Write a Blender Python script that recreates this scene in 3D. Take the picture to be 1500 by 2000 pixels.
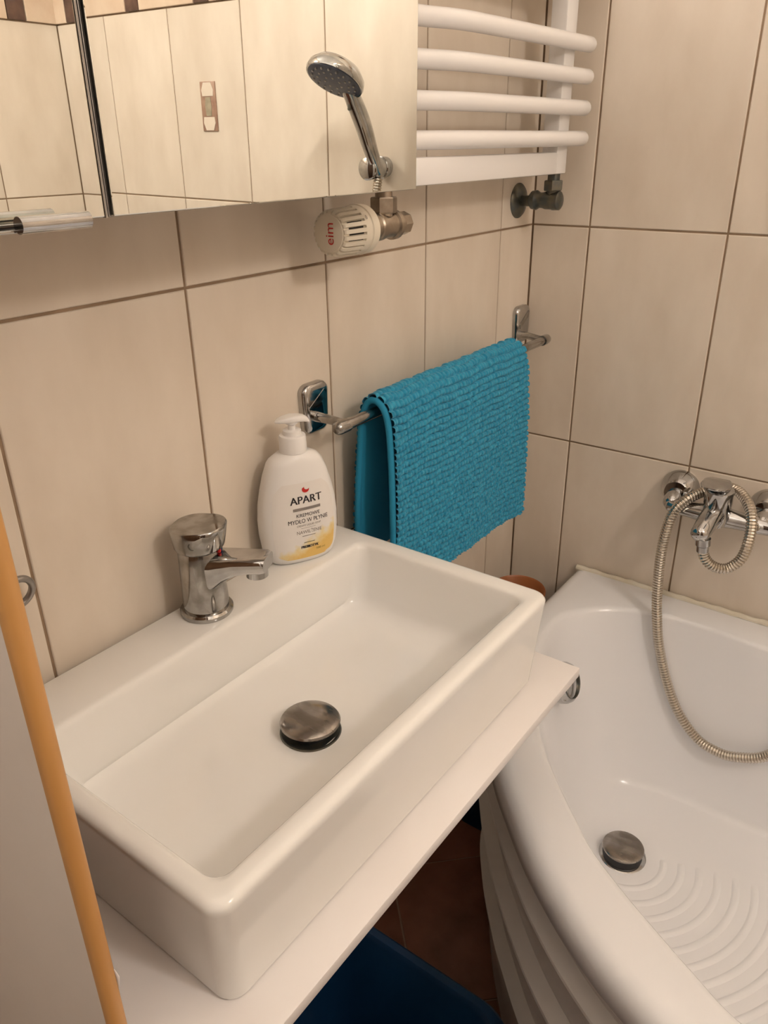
import bpy, bmesh, math, random
from mathutils import Vector, Matrix, Euler
random.seed(7)
for _o in list(bpy.data.objects):
    bpy.data.objects.remove(_o)
S = bpy.context.scene
COL = S.collection
PI = math.pi

# ------------------------------------------------------------------ camera
# world: back wall (behind the basin) y = 0, right wall x = 0, floor z = 0, metres
cam = bpy.data.cameras.new('camera')
cam.sensor_fit = 'VERTICAL'
cam.sensor_height = 36.0
cam.lens = 36.0 * 1524.98 / 2000.0
cam.clip_start = 0.02
camo = bpy.data.objects.new('camera', cam)
COL.objects.link(camo)
CR = ((0.59399734, -0.80435937, -0.01315897),
      (-0.35078934, -0.24425864, -0.90403792),
      (0.72395718, 0.54161214, -0.42724968))
CM = Matrix(((CR[0][0], -CR[1][0], -CR[2][0]),
             (CR[0][1], -CR[1][1], -CR[2][1]),
             (CR[0][2], -CR[1][2], -CR[2][2]))).to_4x4()
CM.translation = (-1.36443, -0.67531, 1.36147)
camo.matrix_world = CM
S.camera = camo

# ------------------------------------------------------------------ world, exposure
w = bpy.data.worlds.new('world')
S.world = w
w.use_nodes = True
w.node_tree.nodes['Background'].inputs[0].default_value = (0.02, 0.017, 0.014, 1)
w.node_tree.nodes['Background'].inputs[1].default_value = 0.3
S.view_settings.view_transform = 'Standard'
S.view_settings.look = 'None'
S.view_settings.gamma = 1.0
S.view_settings.use_curve_mapping = False
S.view_settings.exposure = 0.14

# the lamp of the room: a small cluster of bulbs on an arm over the mirror cabinet (built at the end)
LAMP = (-0.86, -0.095, 2.145)
LAMP_W = 11.8
FILL = (-0.95, -1.55, 2.02)             # fill lamp added on the opposite wall to even out the light
FILL_W = 15.2
LAMP_COL = (1.0, 0.93, 0.865)


# ------------------------------------------------------------------ helpers
def tag(o, label=None, cat=None, group=None, kind=None):
    if label: o['label'] = label
    if cat: o['category'] = cat
    if group: o['group'] = group
    if kind: o['kind'] = kind
    return o


def thing(name, label, cat, loc=(0, 0, 0), rz=0.0, group=None):
    o = bpy.data.objects.new(name, None)
    o.empty_display_size = 0.05
    o.location = loc
    o.rotation_euler = (0, 0, rz)
    COL.objects.link(o)
    return tag(o, label, cat, group)


def mesh_of(bm, name, smooth=35):
    me = bpy.data.meshes.new(name)
    bmesh.ops.recalc_face_normals(bm, faces=bm.faces[:])
    bm.to_mesh(me)
    bm.free()
    if smooth:
        for p in me.polygons:
            p.use_smooth = True
        me.set_sharp_from_angle(angle=math.radians(smooth))
    return me


def obj(name, bm, mat, parent=None, local=False, smooth=35, label=None):
    """bm in world metres unless local=True (then in the parent's frame)"""
    me = bm if isinstance(bm, bpy.types.Mesh) else mesh_of(bm, name, smooth)
    if mat is not None and len(me.materials) == 0:
        me.materials.append(mat)
    o = bpy.data.objects.new(name, me)
    COL.objects.link(o)
    if parent is not None:
        o.parent = parent
        if not local:
            m = Matrix.Identity(4)
            p = parent
            while p is not None:
                m = p.matrix_basis @ (m if p is parent else m)
                m2 = p.matrix_parent_inverse
                p = p.parent
                if p is not None:
                    m = m2 @ m
            # all parents used here are either top level or have identity net transform
            o.matrix_parent_inverse = m.inverted()
    if label:
        o['label'] = label
    return o


def B():
    return bmesh.new()


def loft(bm, rings, cap0=True, cap1=True, closed=True):
    vs = [[bm.verts.new(p) for p in r] for r in rings]
    n = len(rings[0])
    for a, b in zip(vs, vs[1:]):
        for i in range(n if closed else n - 1):
            j = (i + 1) % n
            try:
                bm.faces.new((a[i], a[j], b[j], b[i]))
            except ValueError:
                pass
    if cap0: bm.faces.new(vs[0])
    if cap1: bm.faces.new(list(reversed(vs[-1])))
    return bm


def frame_of(d):
    d = Vector(d).normalized()
    up = Vector((0, 0, 1)) if abs(d.z) < 0.95 else Vector((1, 0, 0))
    u = d.cross(up).normalized()
    v = u.cross(d).normalized()
    return u, v, d


def lathe(bm, prof, origin=(0, 0, 0), axis=(0, 0, 1), n=32, caps=True):
    """prof: list of (radius, height along axis)"""
    u, v, d = frame_of(axis)
    o = Vector(origin)
    rings = []
    for r, h in prof:
        r = max(r, 1e-5)
        rings.append([o + d * h + (u * math.cos(2 * PI * i / n) + v * math.sin(2 * PI * i / n)) * r for i in range(n)])
    return loft(bm, rings, caps, caps)


def box(bm, x0, x1, y0, y1, z0, z1, bev=0.0, seg=2):
    r = bmesh.ops.create_cube(bm, size=1.0)
    for v in r['verts']:
        v.co = Vector(((x0 + x1) / 2 + v.co.x * (x1 - x0), (y0 + y1) / 2 + v.co.y * (y1 - y0), (z0 + z1) / 2 + v.co.z * (z1 - z0)))
    if bev > 0:
        es = list({e for v in r['verts'] for e in v.link_edges})
        bmesh.ops.bevel(bm, geom=es, offset=bev, segments=seg, affect='EDGES', profile=0.5)
    return bm


def catmull(pts, per=8, closed=False):
    P = [Vector(p) for p in pts]
    n = len(P)
    out = []
    rng = n if closed else n - 1
    for i in range(rng):
        p0 = P[(i - 1) % n] if closed or i > 0 else P[0] * 2 - P[1]
        p1 = P[i]
        p2 = P[(i + 1) % n]
        p3 = P[(i + 2) % n] if closed or i + 2 < n else P[-1] * 2 - P[-2]
        for k in range(per):
            t = k / per
            out.append(0.5 * ((2 * p1) + (p2 - p0) * t + (2 * p0 - 5 * p1 + 4 * p2 - p3) * t * t + (3 * p1 - p0 - 3 * p2 + p3) * t ** 3))
    if not closed:
        out.append(P[-1])
    return out


def tube(bm, pts, rad, n=12, caps=True, flat=1.0, round_ends=False):
    """sweep a circle along pts (parallel transport); rad number or list"""
    P = [Vector(p) for p in pts]
    rad = rad if isinstance(rad, (list, tuple)) else [rad] * len(P)
    rad = list(rad)
    if round_ends:
        d0 = (P[0] - P[1]).normalized(); d1 = (P[-1] - P[-2]).normalized()
        r0 = rad[0]; r1 = rad[-1]
        pre = [(P[0] + d0 * r0 * math.sin(a) * 0.7, r0 * math.cos(a)) for a in (1.5, 1.25, 0.9, 0.45)]
        post = [(P[-1] + d1 * r1 * math.sin(a) * 0.7, r1 * math.cos(a)) for a in (0.45, 0.9, 1.25, 1.5)]
        P = [p for p, _ in pre] + P + [p for p, _ in post]
        rad = [r for _, r in pre] + rad + [r for _, r in post]
    rings = []
    t = (P[1] - P[0]).normalized()
    u, v, _ = frame_of(t)
    for i, p in enumerate(P):
        a = P[max(i - 1, 0)]; b = P[min(i + 1, len(P) - 1)]
        t2 = (b - a).normalized()
        q = t.rotation_difference(t2)
        u = q @ u; v = q @ v; t = t2
        rings.append([p + (u * math.cos(2 * PI * k / n) + v * math.sin(2 * PI * k / n) * flat) * rad[i] for k in range(n)])
    return loft(bm, rings, caps, caps)


def rrect(x0, x1, y0, y1, r, z, k=6):
    """rounded rectangle ring, counter-clockwise, 4*(k+1) points"""
    r = min(r, (x1 - x0) / 2 - 1e-5, (y1 - y0) / 2 - 1e-5)
    out = []
    for cx, cy, a0 in ((x1 - r, y1 - r, 0), (x0 + r, y1 - r, PI / 2), (x0 + r, y0 + r, PI), (x1 - r, y0 + r, 1.5 * PI)):
        for i in range(k + 1):
            a = a0 + PI / 2 * i / k
            out.append(Vector((cx + r * math.cos(a), cy + r * math.sin(a), z)))
    return out


def text_bm(s, size, depth=0.0):
    cu = bpy.data.curves.new('txt', 'FONT')
    cu.body = s
    cu.size = size
    cu.align_x = 'CENTER'
    cu.align_y = 'CENTER'
    cu.extrude = depth
    cu.resolution_u = 4
    o = bpy.data.objects.new('txt', cu)
    COL.objects.link(o)
    dg = bpy.context.evaluated_depsgraph_get()
    me = bpy.data.meshes.new_from_object(o.evaluated_get(dg))
    bm = bmesh.new()
    bm.from_mesh(me)
    bpy.data.objects.remove(o)
    bpy.data.meshes.remove(me)
    return bm


# ------------------------------------------------------------------ materials
def mat(name, col, rough=0.4, metal=0.0, spec=0.5, var=None, vscale=20.0, stretch=(1, 1, 1), vmin=0.35, vmax=0.65,
        rvar=0.0, bump=0.0, bscale=60.0, rnd=0.0, coat=0.0, sheen=0.0):
    m = bpy.data.materials.new(name)
    m.use_nodes = True
    nt = m.node_tree
    b = nt.nodes['Principled BSDF']
    b.inputs['Base Color'].default_value = (*col, 1)
    b.inputs['Roughness'].default_value = rough
    b.inputs['Metallic'].default_value = metal
    b.inputs['Specular IOR Level'].default_value = spec
    b.inputs['Coat Weight'].default_value = coat
    b.inputs['Sheen Weight'].default_value = sheen
    L = nt.links.new
    tc = nt.nodes.new('ShaderNodeTexCoord')
    src = tc.outputs['Object']
    if rnd:
        oi = nt.nodes.new('ShaderNodeObjectInfo')
        sc = nt.nodes.new('ShaderNodeVectorMath'); sc.operation = 'SCALE'
        sc.inputs[0].default_value = (37.0, 19.0, 53.0)
        L(oi.outputs['Random'], sc.inputs['Scale'])
        ad = nt.nodes.new('ShaderNodeVectorMath'); ad.operation = 'ADD'
        L(src, ad.inputs[0]); L(sc.outputs[0], ad.inputs[1])
        src = ad.outputs[0]
    if var or rvar:
        mp = nt.nodes.new('ShaderNodeMapping'); mp.inputs['Scale'].default_value = stretch
        L(src, mp.inputs[0])
        nz = nt.nodes.new('ShaderNodeTexNoise')
        nz.inputs['Scale'].default_value = vscale; nz.inputs['Detail'].default_value = 6
        L(mp.outputs[0], nz.inputs['Vector'])
        mr = nt.nodes.new('ShaderNodeMapRange')
        mr.inputs['From Min'].default_value = vmin; mr.inputs['From Max'].default_value = vmax
        L(nz.outputs['Fac'], mr.inputs['Value'])
        if var:
            mx = nt.nodes.new('ShaderNodeMix'); mx.data_type = 'RGBA'
            mx.inputs['A'].default_value = (*col, 1); mx.inputs['B'].default_value = (*var, 1)
            L(mr.outputs['Result'], mx.inputs['Factor'])
            out = mx.outputs['Result']
            if rnd:
                hs = nt.nodes.new('ShaderNodeHueSaturation')
                ma = nt.nodes.new('ShaderNodeMapRange')
                ma.inputs['To Min'].default_value = 1 - rnd; ma.inputs['To Max'].default_value = 1 + rnd
                L(oi.outputs['Random'], ma.inputs['Value'])
                L(ma.outputs['Result'], hs.inputs['Value'])
                L(out, hs.inputs['Color'])
                out = hs.outputs['Color']
            L(out, b.inputs['Base Color'])
        if rvar:
            m2 = nt.nodes.new('ShaderNodeMapRange')
            m2.inputs['To Min'].default_value = max(rough - rvar, 0.02); m2.inputs['To Max'].default_value = rough + rvar
            L(mr.outputs['Result'], m2.inputs['Value'])
            L(m2.outputs['Result'], b.inputs['Roughness'])
    if bump:
        n2 = nt.nodes.new('ShaderNodeTexNoise'); n2.inputs['Scale'].default_value = bscale; n2.inputs['Detail'].default_value = 4
        L(src, n2.inputs['Vector'])
        bp = nt.nodes.new('ShaderNodeBump'); bp.inputs['Strength'].default_value = bump; bp.inputs['Distance'].default_value = 0.002
        L(n2.outputs['Fac'], bp.inputs['Height'])
        L(bp.outputs['Normal'], b.inputs['Normal'])
    return m


M_tile = mat('beige_wall_tile', (0.70, 0.605, 0.495), 0.32, spec=0.45, var=(0.81, 0.72, 0.61), vscale=11, stretch=(1.5, 0.6, 1), vmin=0.25, vmax=0.75, rnd=0.03, bump=0.05, bscale=14)
M_grout = mat('brown_grout', (0.25, 0.17, 0.105), 0.9, var=(0.33, 0.23, 0.15), vscale=25)
M_ftile = mat('terracotta_floor_tile', (0.20, 0.075, 0.04), 0.35, var=(0.30, 0.12, 0.07), vscale=12, rnd=0.08)
M_fgrout = mat('floor_grout', (0.36, 0.24, 0.17), 0.9)
M_plaster = mat('white_plaster', (0.86, 0.845, 0.82), 0.9)
M_ceramic = mat('white_ceramic', (0.88, 0.865, 0.835), 0.13, spec=0.5, var=(0.86, 0.84, 0.80), vscale=7)
M_acryl = mat('white_acrylic', (0.87, 0.865, 0.875), 0.17, spec=0.5)
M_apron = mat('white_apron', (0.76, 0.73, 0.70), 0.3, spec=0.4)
M_board = mat('white_board', (0.86, 0.82, 0.80), 0.32, spec=0.4, var=(0.83, 0.785, 0.76), vscale=8)
M_oak = mat('oak_edge_band', (0.62, 0.33, 0.11), 0.4, var=(0.50, 0.25, 0.075), vscale=30, stretch=(1, 1, 0.08))
M_white = mat('white_paint', (0.88, 0.86, 0.845), 0.22)
M_plastic = mat('white_plastic', (0.88, 0.855, 0.83), 0.28)
M_cream = mat('cream_plastic', (0.80, 0.73, 0.60), 0.38)
M_chrome = mat('chrome', (0.56, 0.555, 0.55), 0.06, 1.0, var=(0.42, 0.415, 0.41), vscale=35, rvar=0.06)
M_stain = mat('limescaled_chrome', (0.46, 0.45, 0.435), 0.12, 1.0, var=(0.30, 0.29, 0.275), vscale=45, rvar=0.10, vmin=0.4, vmax=0.6)
M_cap = mat('worn_metal_cap', (0.40, 0.37, 0.345), 0.25, 1.0, var=(0.24, 0.215, 0.19), vscale=60, rvar=0.12, stretch=(1, 0.4, 1))
M_nickel = mat('dull_nickel', (0.42, 0.36, 0.29), 0.34, 1.0, var=(0.30, 0.25, 0.20), vscale=60)
M_gun = mat('dark_metal', (0.10, 0.115, 0.115), 0.36, 0.85, var=(0.17, 0.155, 0.12), vscale=70)
M_hose = mat('steel_hose', (0.60, 0.55, 0.48), 0.22, 1.0)
M_black = mat('black_rubber', (0.012, 0.012, 0.014), 0.5)
M_dark = mat('dark_slot', (0.02, 0.017, 0.014), 0.8)
M_grey = mat('aluminium_trim', (0.35, 0.33, 0.31), 0.35, 0.8)
M_mirror = mat('mirror_glass', (0.90, 0.915, 0.875), 0.0, 1.0)
M_silic = mat('cream_silicone', (0.74, 0.67, 0.53), 0.5, var=(0.78, 0.72, 0.60), vscale=40, bump=0.4, bscale=60)
M_towel = mat('teal_chenille', (0.020, 0.235, 0.40), 0.95, spec=0.1, var=(0.045, 0.33, 0.50), vscale=150, sheen=0.25)
M_hem = mat('teal_hem', (0.025, 0.26, 0.44), 0.8, spec=0.2)
M_blue = mat('navy_plastic', (0.005, 0.035, 0.10), 0.3)
M_orange = mat('orange_brown_plastic', (0.34, 0.115, 0.035), 0.4)
M_red = mat('red_print', (0.55, 0.02, 0.015), 0.4)
M_blackink = mat('black_print', (0.02, 0.015, 0.02), 0.5)
M_greyink = mat('grey_print', (0.25, 0.22, 0.20), 0.5)
M_olive = mat('olive_print', (0.35, 0.25, 0.05), 0.5)
M_shface = mat('blue_black_face', (0.03, 0.04, 0.075), 0.35)
M_strip_cream = mat('glossy_cream_glass', (0.66, 0.50, 0.37), 0.08, var=(0.74, 0.60, 0.46), vscale=14, bump=1.0, bscale=22)
M_strip_brown = mat('glossy_brown_glass', (0.075, 0.04, 0.03), 0.08, var=(0.14, 0.08, 0.06), vscale=25, bump=1.0, bscale=40)
M_decor_g = mat('grey_green_inlay', (0.30, 0.27, 0.19), 0.3, var=(0.42, 0.36, 0.26), vscale=60)
M_decor_b = mat('brown_inlay', (0.30, 0.17, 0.12), 0.3, var=(0.42, 0.27, 0.19), vscale=50)

# ------------------------------------------------------------------ the room
RX0, RY0, RZ = -1.66, -1.677, 2.50     # left wall x, opposite wall y, ceiling z
TW, TH = 0.23, 0.3942                  # tile pitch
Z1 = 1.225                             # height of the grout line just under the mirror cabinet
GAP = 0.003
HL = [0.0, Z1 - 3 * TH, Z1 - 2 * TH, Z1 - TH, Z1, Z1 + TH]          # rows below the border strip
STRIP0, STRIP1 = Z1 + TH, Z1 + TH + 0.082
HU = [STRIP1, STRIP1 + TH, RZ]


def struct(name, bm, m):
    return tag(obj(name, bm, m, smooth=0), kind='structure')


wall_back = struct('wall_back', box(B(), RX0 - 0.1, 0.1, 0.002, 0.1, 0, RZ), M_grout)
wall_right = struct('wall_right', box(B(), 0.002, 0.1, RY0 - 0.1, 0.002, 0, RZ), M_grout)
wall_front = struct('wall_front', box(B(), RX0 - 0.1, 0.002, RY0 - 0.1, RY0 - 0.002, 0, RZ), M_grout)
wall_left = struct('wall_left', box(B(), RX0 - 0.1, RX0, RY0 - 0.002, 0.002, 0, RZ), M_plaster)
ceiling = struct('ceiling', box(B(), RX0 - 0.1, 0.1, RY0 - 0.1, 0.1, RZ, RZ + 0.08), M_plaster)
floor = struct('floor', box(B(), RX0 - 0.1, 0.1, RY0 - 0.1, 0.1, -0.1, -0.002), M_fgrout)

M_added_door = mat('added_dark_door', (0.10, 0.055, 0.032), 0.4, var=(0.07, 0.038, 0.022), vscale=14, stretch=(1, 1, 0.1))
added_door = struct('added_door', box(B(), RX0, RX0 + 0.012, -1.52, -0.78, 0.0, 2.0, 0.002), M_added_door)  # added on the unseen left wall so the chrome reflects something dark
for y0, y1, z0, z1 in ((-1.58, -1.52, 0.0, 2.06), (-0.78, -0.72, 0.0, 2.06), (-1.52, -0.78, 2.0, 2.06)):
    obj('added_door_frame', box(B(), RX0, RX0 + 0.02, y0, y1, z0, z1, 0.002), M_added_door, added_door, smooth=0)
obj('added_door_handle', tube(B(), [Vector((RX0 + 0.012, -0.84, 1.02)), Vector((RX0 + 0.055, -0.84, 1.02)), Vector((RX0 + 0.058, -0.95, 1.02))], 0.008, 12), M_chrome, added_door)
_tiles = {}


def tile_mesh(wd, ht, m, th=0.008, bev=0.0014):
    key = (round(wd, 4), round(ht, 4), m.name)
    if key not in _tiles:
        a, b = wd / 2, ht / 2
        bm = B()
        def ring(i, z): return [Vector((-a + i, -b + i, z)), Vector((a - i, -b + i, z)), Vector((a - i, b - i, z)), Vector((-a + i, b - i, z))]
        loft(bm, [ring(0, -th), ring(0, -bev), ring(bev * 0.35, -bev * 0.35), ring(bev, 0)])
        me = mesh_of(bm, 'tile', 0)
        me.materials.append(m)
        _tiles[key] = me
    return _tiles[key]


ROT = {'back': (PI / 2, 0, 0), 'right': (PI / 2, 0, -PI / 2), 'front': (PI / 2, 0, PI)}


def put_tile(wall, side, u, z, wd, ht, m, name='tile', off=0.0):
    o = bpy.data.objects.new(name, tile_mesh(wd, ht, m))
    COL.objects.link(o)
    o.location = {'back': (u, -off, z), 'right': (-off, u, z), 'front': (u, RY0 + off, z)}[side]
    o.rotation_euler = ROT[side]
    o.parent = wall
    return o


def tile_wall(wall, side, lines, lo, hi):
    cuts = [lo] + sorted(l for l in lines if lo + 0.006 < l < hi - 0.006) + [hi]
    for rows in (HL, HU):
        for z0, z1 in zip(rows, rows[1:]):
            for u0, u1 in zip(cuts, cuts[1:]):
                put_tile(wall, side, (u0 + u1) / 2, (z0 + z1) / 2, u1 - u0 - GAP, z1 - z0 - GAP, M_tile)
    # border of long cream and short brown pieces
    u = hi
    k = 0
    while u > lo + 0.02:
        wd, m = ((0.185, M_strip_cream), (0.048, M_strip_brown))[k % 2]
        if k == 0: wd = {'back': 0.1, 'right': 0.184, 'front': 0.084}[side]
        wd = min(wd, u - lo)
        put_tile(wall, side, u - wd / 2, (STRIP0 + STRIP1) / 2, wd - 0.002, STRIP1 - STRIP0 - 0.003, m, 'border_tile', 0.004)
        u -= wd
        k += 1


tile_wall(wall_back, 'back', [-0.117 - TW * k for k in range(12)], RX0, 0.0)
tile_wall(wall_right, 'right', [-0.108 - TW * k for k in range(12)], RY0, 0.0)
tile_wall(wall_front, 'front', [-0.222 - TW * k for k in range(12)], RX0, 0.0)

# decorative insert on the right wall, seen in the mirror
dec = obj('decor_insert', box(B(), -0.003, 0.001, -1.143 - 0.024, -1.143 + 0.024, 1.422 - 0.05, 1.422 + 0.05, 0.001), M_decor_b, wall_right)


def inlay(pts, m, dx):
    bm = B()
    f = [Vector((-0.0030, -1.143 + p[0], 1.422 + p[1])) for p in pts]
    g = [Vector((-0.0030 - dx, q.y, q.z)) for q in f]
    loft(bm, [f, g])
    o = obj('inlay', bm, m, dec, smooth=0)
    return o


inlay([(-0.017, 0.021), (0.017, 0.021), (0.019, 0.033), (0.012, 0.048), (-0.012, 0.048), (-0.019, 0.033)], M_tile, 0.001)
inlay([(-0.017, -0.021), (-0.019, -0.033), (-0.012, -0.048), (0.012, -0.048), (0.019, -0.033), (0.017, -0.021)], M_tile, 0.001)
inlay([(-0.008, -0.019), (0.008, -0.019), (0.010, 0.0), (0.008, 0.019), (-0.008, 0.019), (-0.010, 0.0)], M_decor_g, 0.001)

# floor tiles, laid diagonally


def clip_poly(poly, x0, x1, y0, y1):
    def cl(P, f):
        out = []
        for i in range(len(P)):
            a, b = P[i], P[(i + 1) % len(P)]
            fa, fb = f(a), f(b)
            if fa >= 0: out.append(a)
            if fa * fb < 0:
                t = fa / (fa - fb)
                out.append((a[0] + (b[0] - a[0]) * t, a[1] + (b[1] - a[1]) * t))
        return out
    for f in (lambda p: p[0] - x0, lambda p: x1 - p[0], lambda p: p[1] - y0, lambda p: y1 - p[1]):
        if len(poly) < 3: return []
        poly = cl(poly, f)
    return poly


FT = 0.30
q2 = math.sqrt(0.5)
for i in range(-12, 12):
    for j in range(-9, 9):
        # a = (x+y)/sqrt2 runs across the seen grout line x + y = -0.43
        a0 = -0.43 * q2 + i * FT + 0.0018; a1 = a0 + FT - 0.0036
        b0 = j * FT - 0.02 + 0.0018; b1 = b0 + FT - 0.0036
        poly = [((a * q2 + b * q2), (a * q2 - b * q2)) for a, b in ((a0, b0), (a0, b1), (a1, b1), (a1, b0))]
        poly = clip_poly(poly, RX0, 0.0, RY0, 0.0)
        if len(poly) < 3: continue
        cx = sum(p[0] for p in poly) / len(poly); cy = sum(p[1] for p in poly) / len(poly)
        bm = B()
        loft(bm, [[Vector((p[0], p[1], -0.006)) for p in poly], [Vector((p[0], p[1], 0.0)) for p in poly]])
        obj('floor_tile', bm, M_ftile, floor, smooth=0)

# ------------------------------------------------------------------ bathtub
TC = (-0.40, -0.85)


def polar_curve(pts, closed=True, per=10, sharp=()):
    """smooth closed curve through pts, returned as a function angle -> (x, y) about TC"""
    P = catmull([Vector((p[0], p[1], 0)) for p in pts], per, True)
    A = []
    for p in P:
        A.append((math.atan2(p.y - TC[1], p.x - TC[0]) % (2 * PI), math.hypot(p.x - TC[0], p.y - TC[1])))
    A.sort()

    def f(a):
        a %= 2 * PI
        lo = None
        for k in range(len(A)):
            a0, r0 = A[k - 1]; a1, r1 = A[k]
            if k == 0: a0 -= 2 * PI
            if a0 <= a <= a1:
                t = (a - a0) / max(a1 - a0, 1e-9)
                # interpolate along the chord
                x = (1 - t) * r0 * math.cos(a0) + t * r1 * math.cos(a1)
                y = (1 - t) * r0 * math.sin(a0) + t * r1 * math.sin(a1)
                rr = math.hypot(x, y)
                return rr
        a0, r0 = A[-1]; a1, r1 = A[0]
        return r0
    return f


def poly_dist(poly):
    """exact polygon: ray distance from TC"""
    def f(a):
        d = (math.cos(a), math.sin(a)); best = 9
        for i in range(len(poly)):
            x1, y1 = poly[i][0] - TC[0], poly[i][1] - TC[1]
            x2, y2 = poly[(i + 1) % len(poly)][0] - TC[0], poly[(i + 1) % len(poly)][1] - TC[1]
            ex, ey = x2 - x1, y2 - y1
            den = d[0] * ey - d[1] * ex
            if abs(den) < 1e-12: continue
            t = (x1 * ey - y1 * ex) / den
            s_ = (x1 * d[1] - y1 * d[0]) / den
            if t > 0 and -1e-6 <= s_ <= 1 + 1e-6: best = min(best, t)
        return best
    return f


front_curve = catmull([Vector((*p, 0)) for p in (
    (-0.30, -0.150), (-0.42, -0.170), (-0.515, -0.225), (-0.602, -0.293), (-0.652, -0.340), (-0.706, -0.396), (-0.752, -0.455), (-0.788, -0.512),
    (-0.814, -0.565), (-0.836, -0.62), (-0.858, -0.72), (-0.862, -0.85), (-0.845, -1.0), (-0.80, -1.18), (-0.74, -1.36),
    (-0.68, -1.52), (-0.63, -1.672))], 6)
outer_poly = [(-0.002, -0.150)] + [(p.x, p.y) for p in front_curve] + [(-0.002, -1.672)]
inner_pts = [(-0.178, -0.212), (-0.225, -0.204), (-0.285, -0.212), (-0.37, -0.240), (-0.466, -0.290), (-0.522, -0.328), (-0.568, -0.368), (-0.62, -0.42), (-0.655, -0.458),
             (-0.691, -0.513), (-0.718, -0.561), (-0.743, -0.608), (-0.770, -0.668), (-0.787, -0.78), (-0.782, -0.92), (-0.75, -1.1), (-0.69, -1.3),
             (-0.60, -1.48), (-0.45, -1.585), (-0.25, -1.605), (-0.125, -1.57), (-0.085, -1.45), (-0.082, -1.1), (-0.082, -0.8),
             (-0.085, -0.538), (-0.080, -0.452), (-0.082, -0.359), (-0.117, -0.267)]
floor_pts = [(-0.215, -0.345), (-0.30, -0.338), (-0.40, -0.362), (-0.49, -0.425), (-0.565, -0.51), (-0.625, -0.62), (-0.655, -0.76), (-0.65, -0.92),
             (-0.60, -1.1), (-0.52, -1.23), (-0.40, -1.30), (-0.26, -1.30), (-0.18, -1.22), (-0.165, -1.0), (-0.163, -0.75), (-0.163, -0.55), (-0.166, -0.44), (-0.182, -0.375)]
fo = poly_dist(outer_poly); fi = polar_curve(inner_pts); ff = polar_curve(floor_pts)
angs = [2 * PI * i / 260 for i in range(260)]
for cx, cy in ((-0.002, -0.150), (-0.002, -1.672), (-0.63, -1.672)):
    angs.append(math.atan2(cy - TC[1], cx - TC[0]) % (2 * PI))
angs.sort()


def tub_ring(f, z, off=0.0):
    return [Vector((TC[0] + (f(a) - off) * math.cos(a), TC[1] + (f(a) - off) * math.sin(a), z)) for a in angs]


FZ = 0.236
tub = thing('bathtub', 'white acrylic asymmetric corner bathtub with curved ribbed front panel', 'bathtub', (-0.4, -0.85, 0))
gi = lambda g: (lambda a: fi(a) * (1 - g) + ff(a) * g)
rings = [tub_ring(fo, 0.520, 0.006), tub_ring(fo, 0.528, 0.0), tub_ring(fo, 0.545, 0.0)]
rings += [tub_ring(fo, 0.545 + 0.025 * math.sin(t), 0.026 * (1 - math.cos(t))) for t in (0.3, 0.6, 0.9, 1.2, 1.5708)]
rings += [tub_ring(fi, 0.5695, -0.010), tub_ring(fi, 0.567, -0.003), tub_ring(fi, 0.560, 0.003)]
for g, z in ((0.07, 0.535), (0.2, 0.48), (0.36, 0.415), (0.52, 0.35), (0.64, 0.305), (0.76, 0.273), (0.87, 0.251), (0.96, 0.240), (1.03, FZ + 0.0005)):
    rings.append(tub_ring(gi(g), z))
rings += [tub_ring(lambda a: ff(a) * 0.7, FZ), tub_ring(lambda a: ff(a) * 0.3, FZ)]
bm = loft(B(), rings, False, True)
shell = obj('shell', bm, M_acryl, tub, smooth=50)
# front panel: stepped profile that steps outward going down, as ribs
prof = [(0.012, 0.5205), (0.006, 0.516), (0.007, 0.512), (0.022, 0.482), (0.022, 0.479), (0.004, 0.466), (0.003, 0.462), (0.024, 0.372), (0.024, 0.369), (0.005, 0.354), (0.004, 0.350),
        (0.030, 0.236), (0.030, 0.233), (0.012, 0.216), (0.012, 0.210), (0.038, 0.06), (0.038, 0.0)]
ap_i = [p for p in front_curve if p.y < -0.146]
ap = [Vector((-0.05, -0.152, 0))] + ap_i
bm = B()
arings = []
for off, z in prof:
    ring = []
    for k, p in enumerate(ap):
        a = ap[max(k - 1, 0)]; b = ap[min(k + 1, len(ap) - 1)]
        t = (b - a).normalized()
        nrm = Vector((t.y, -t.x, 0))           # points out of the tub or in; fix below
        if nrm.dot(Vector((TC[0], TC[1], 0)) - p) < 0: nrm = -nrm
        ring.append(Vector((p.x, p.y, z)) + nrm * off)
    arings.append(ring)
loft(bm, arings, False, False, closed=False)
apron = obj('front_panel', bm, M_apron, tub, smooth=25)

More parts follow.
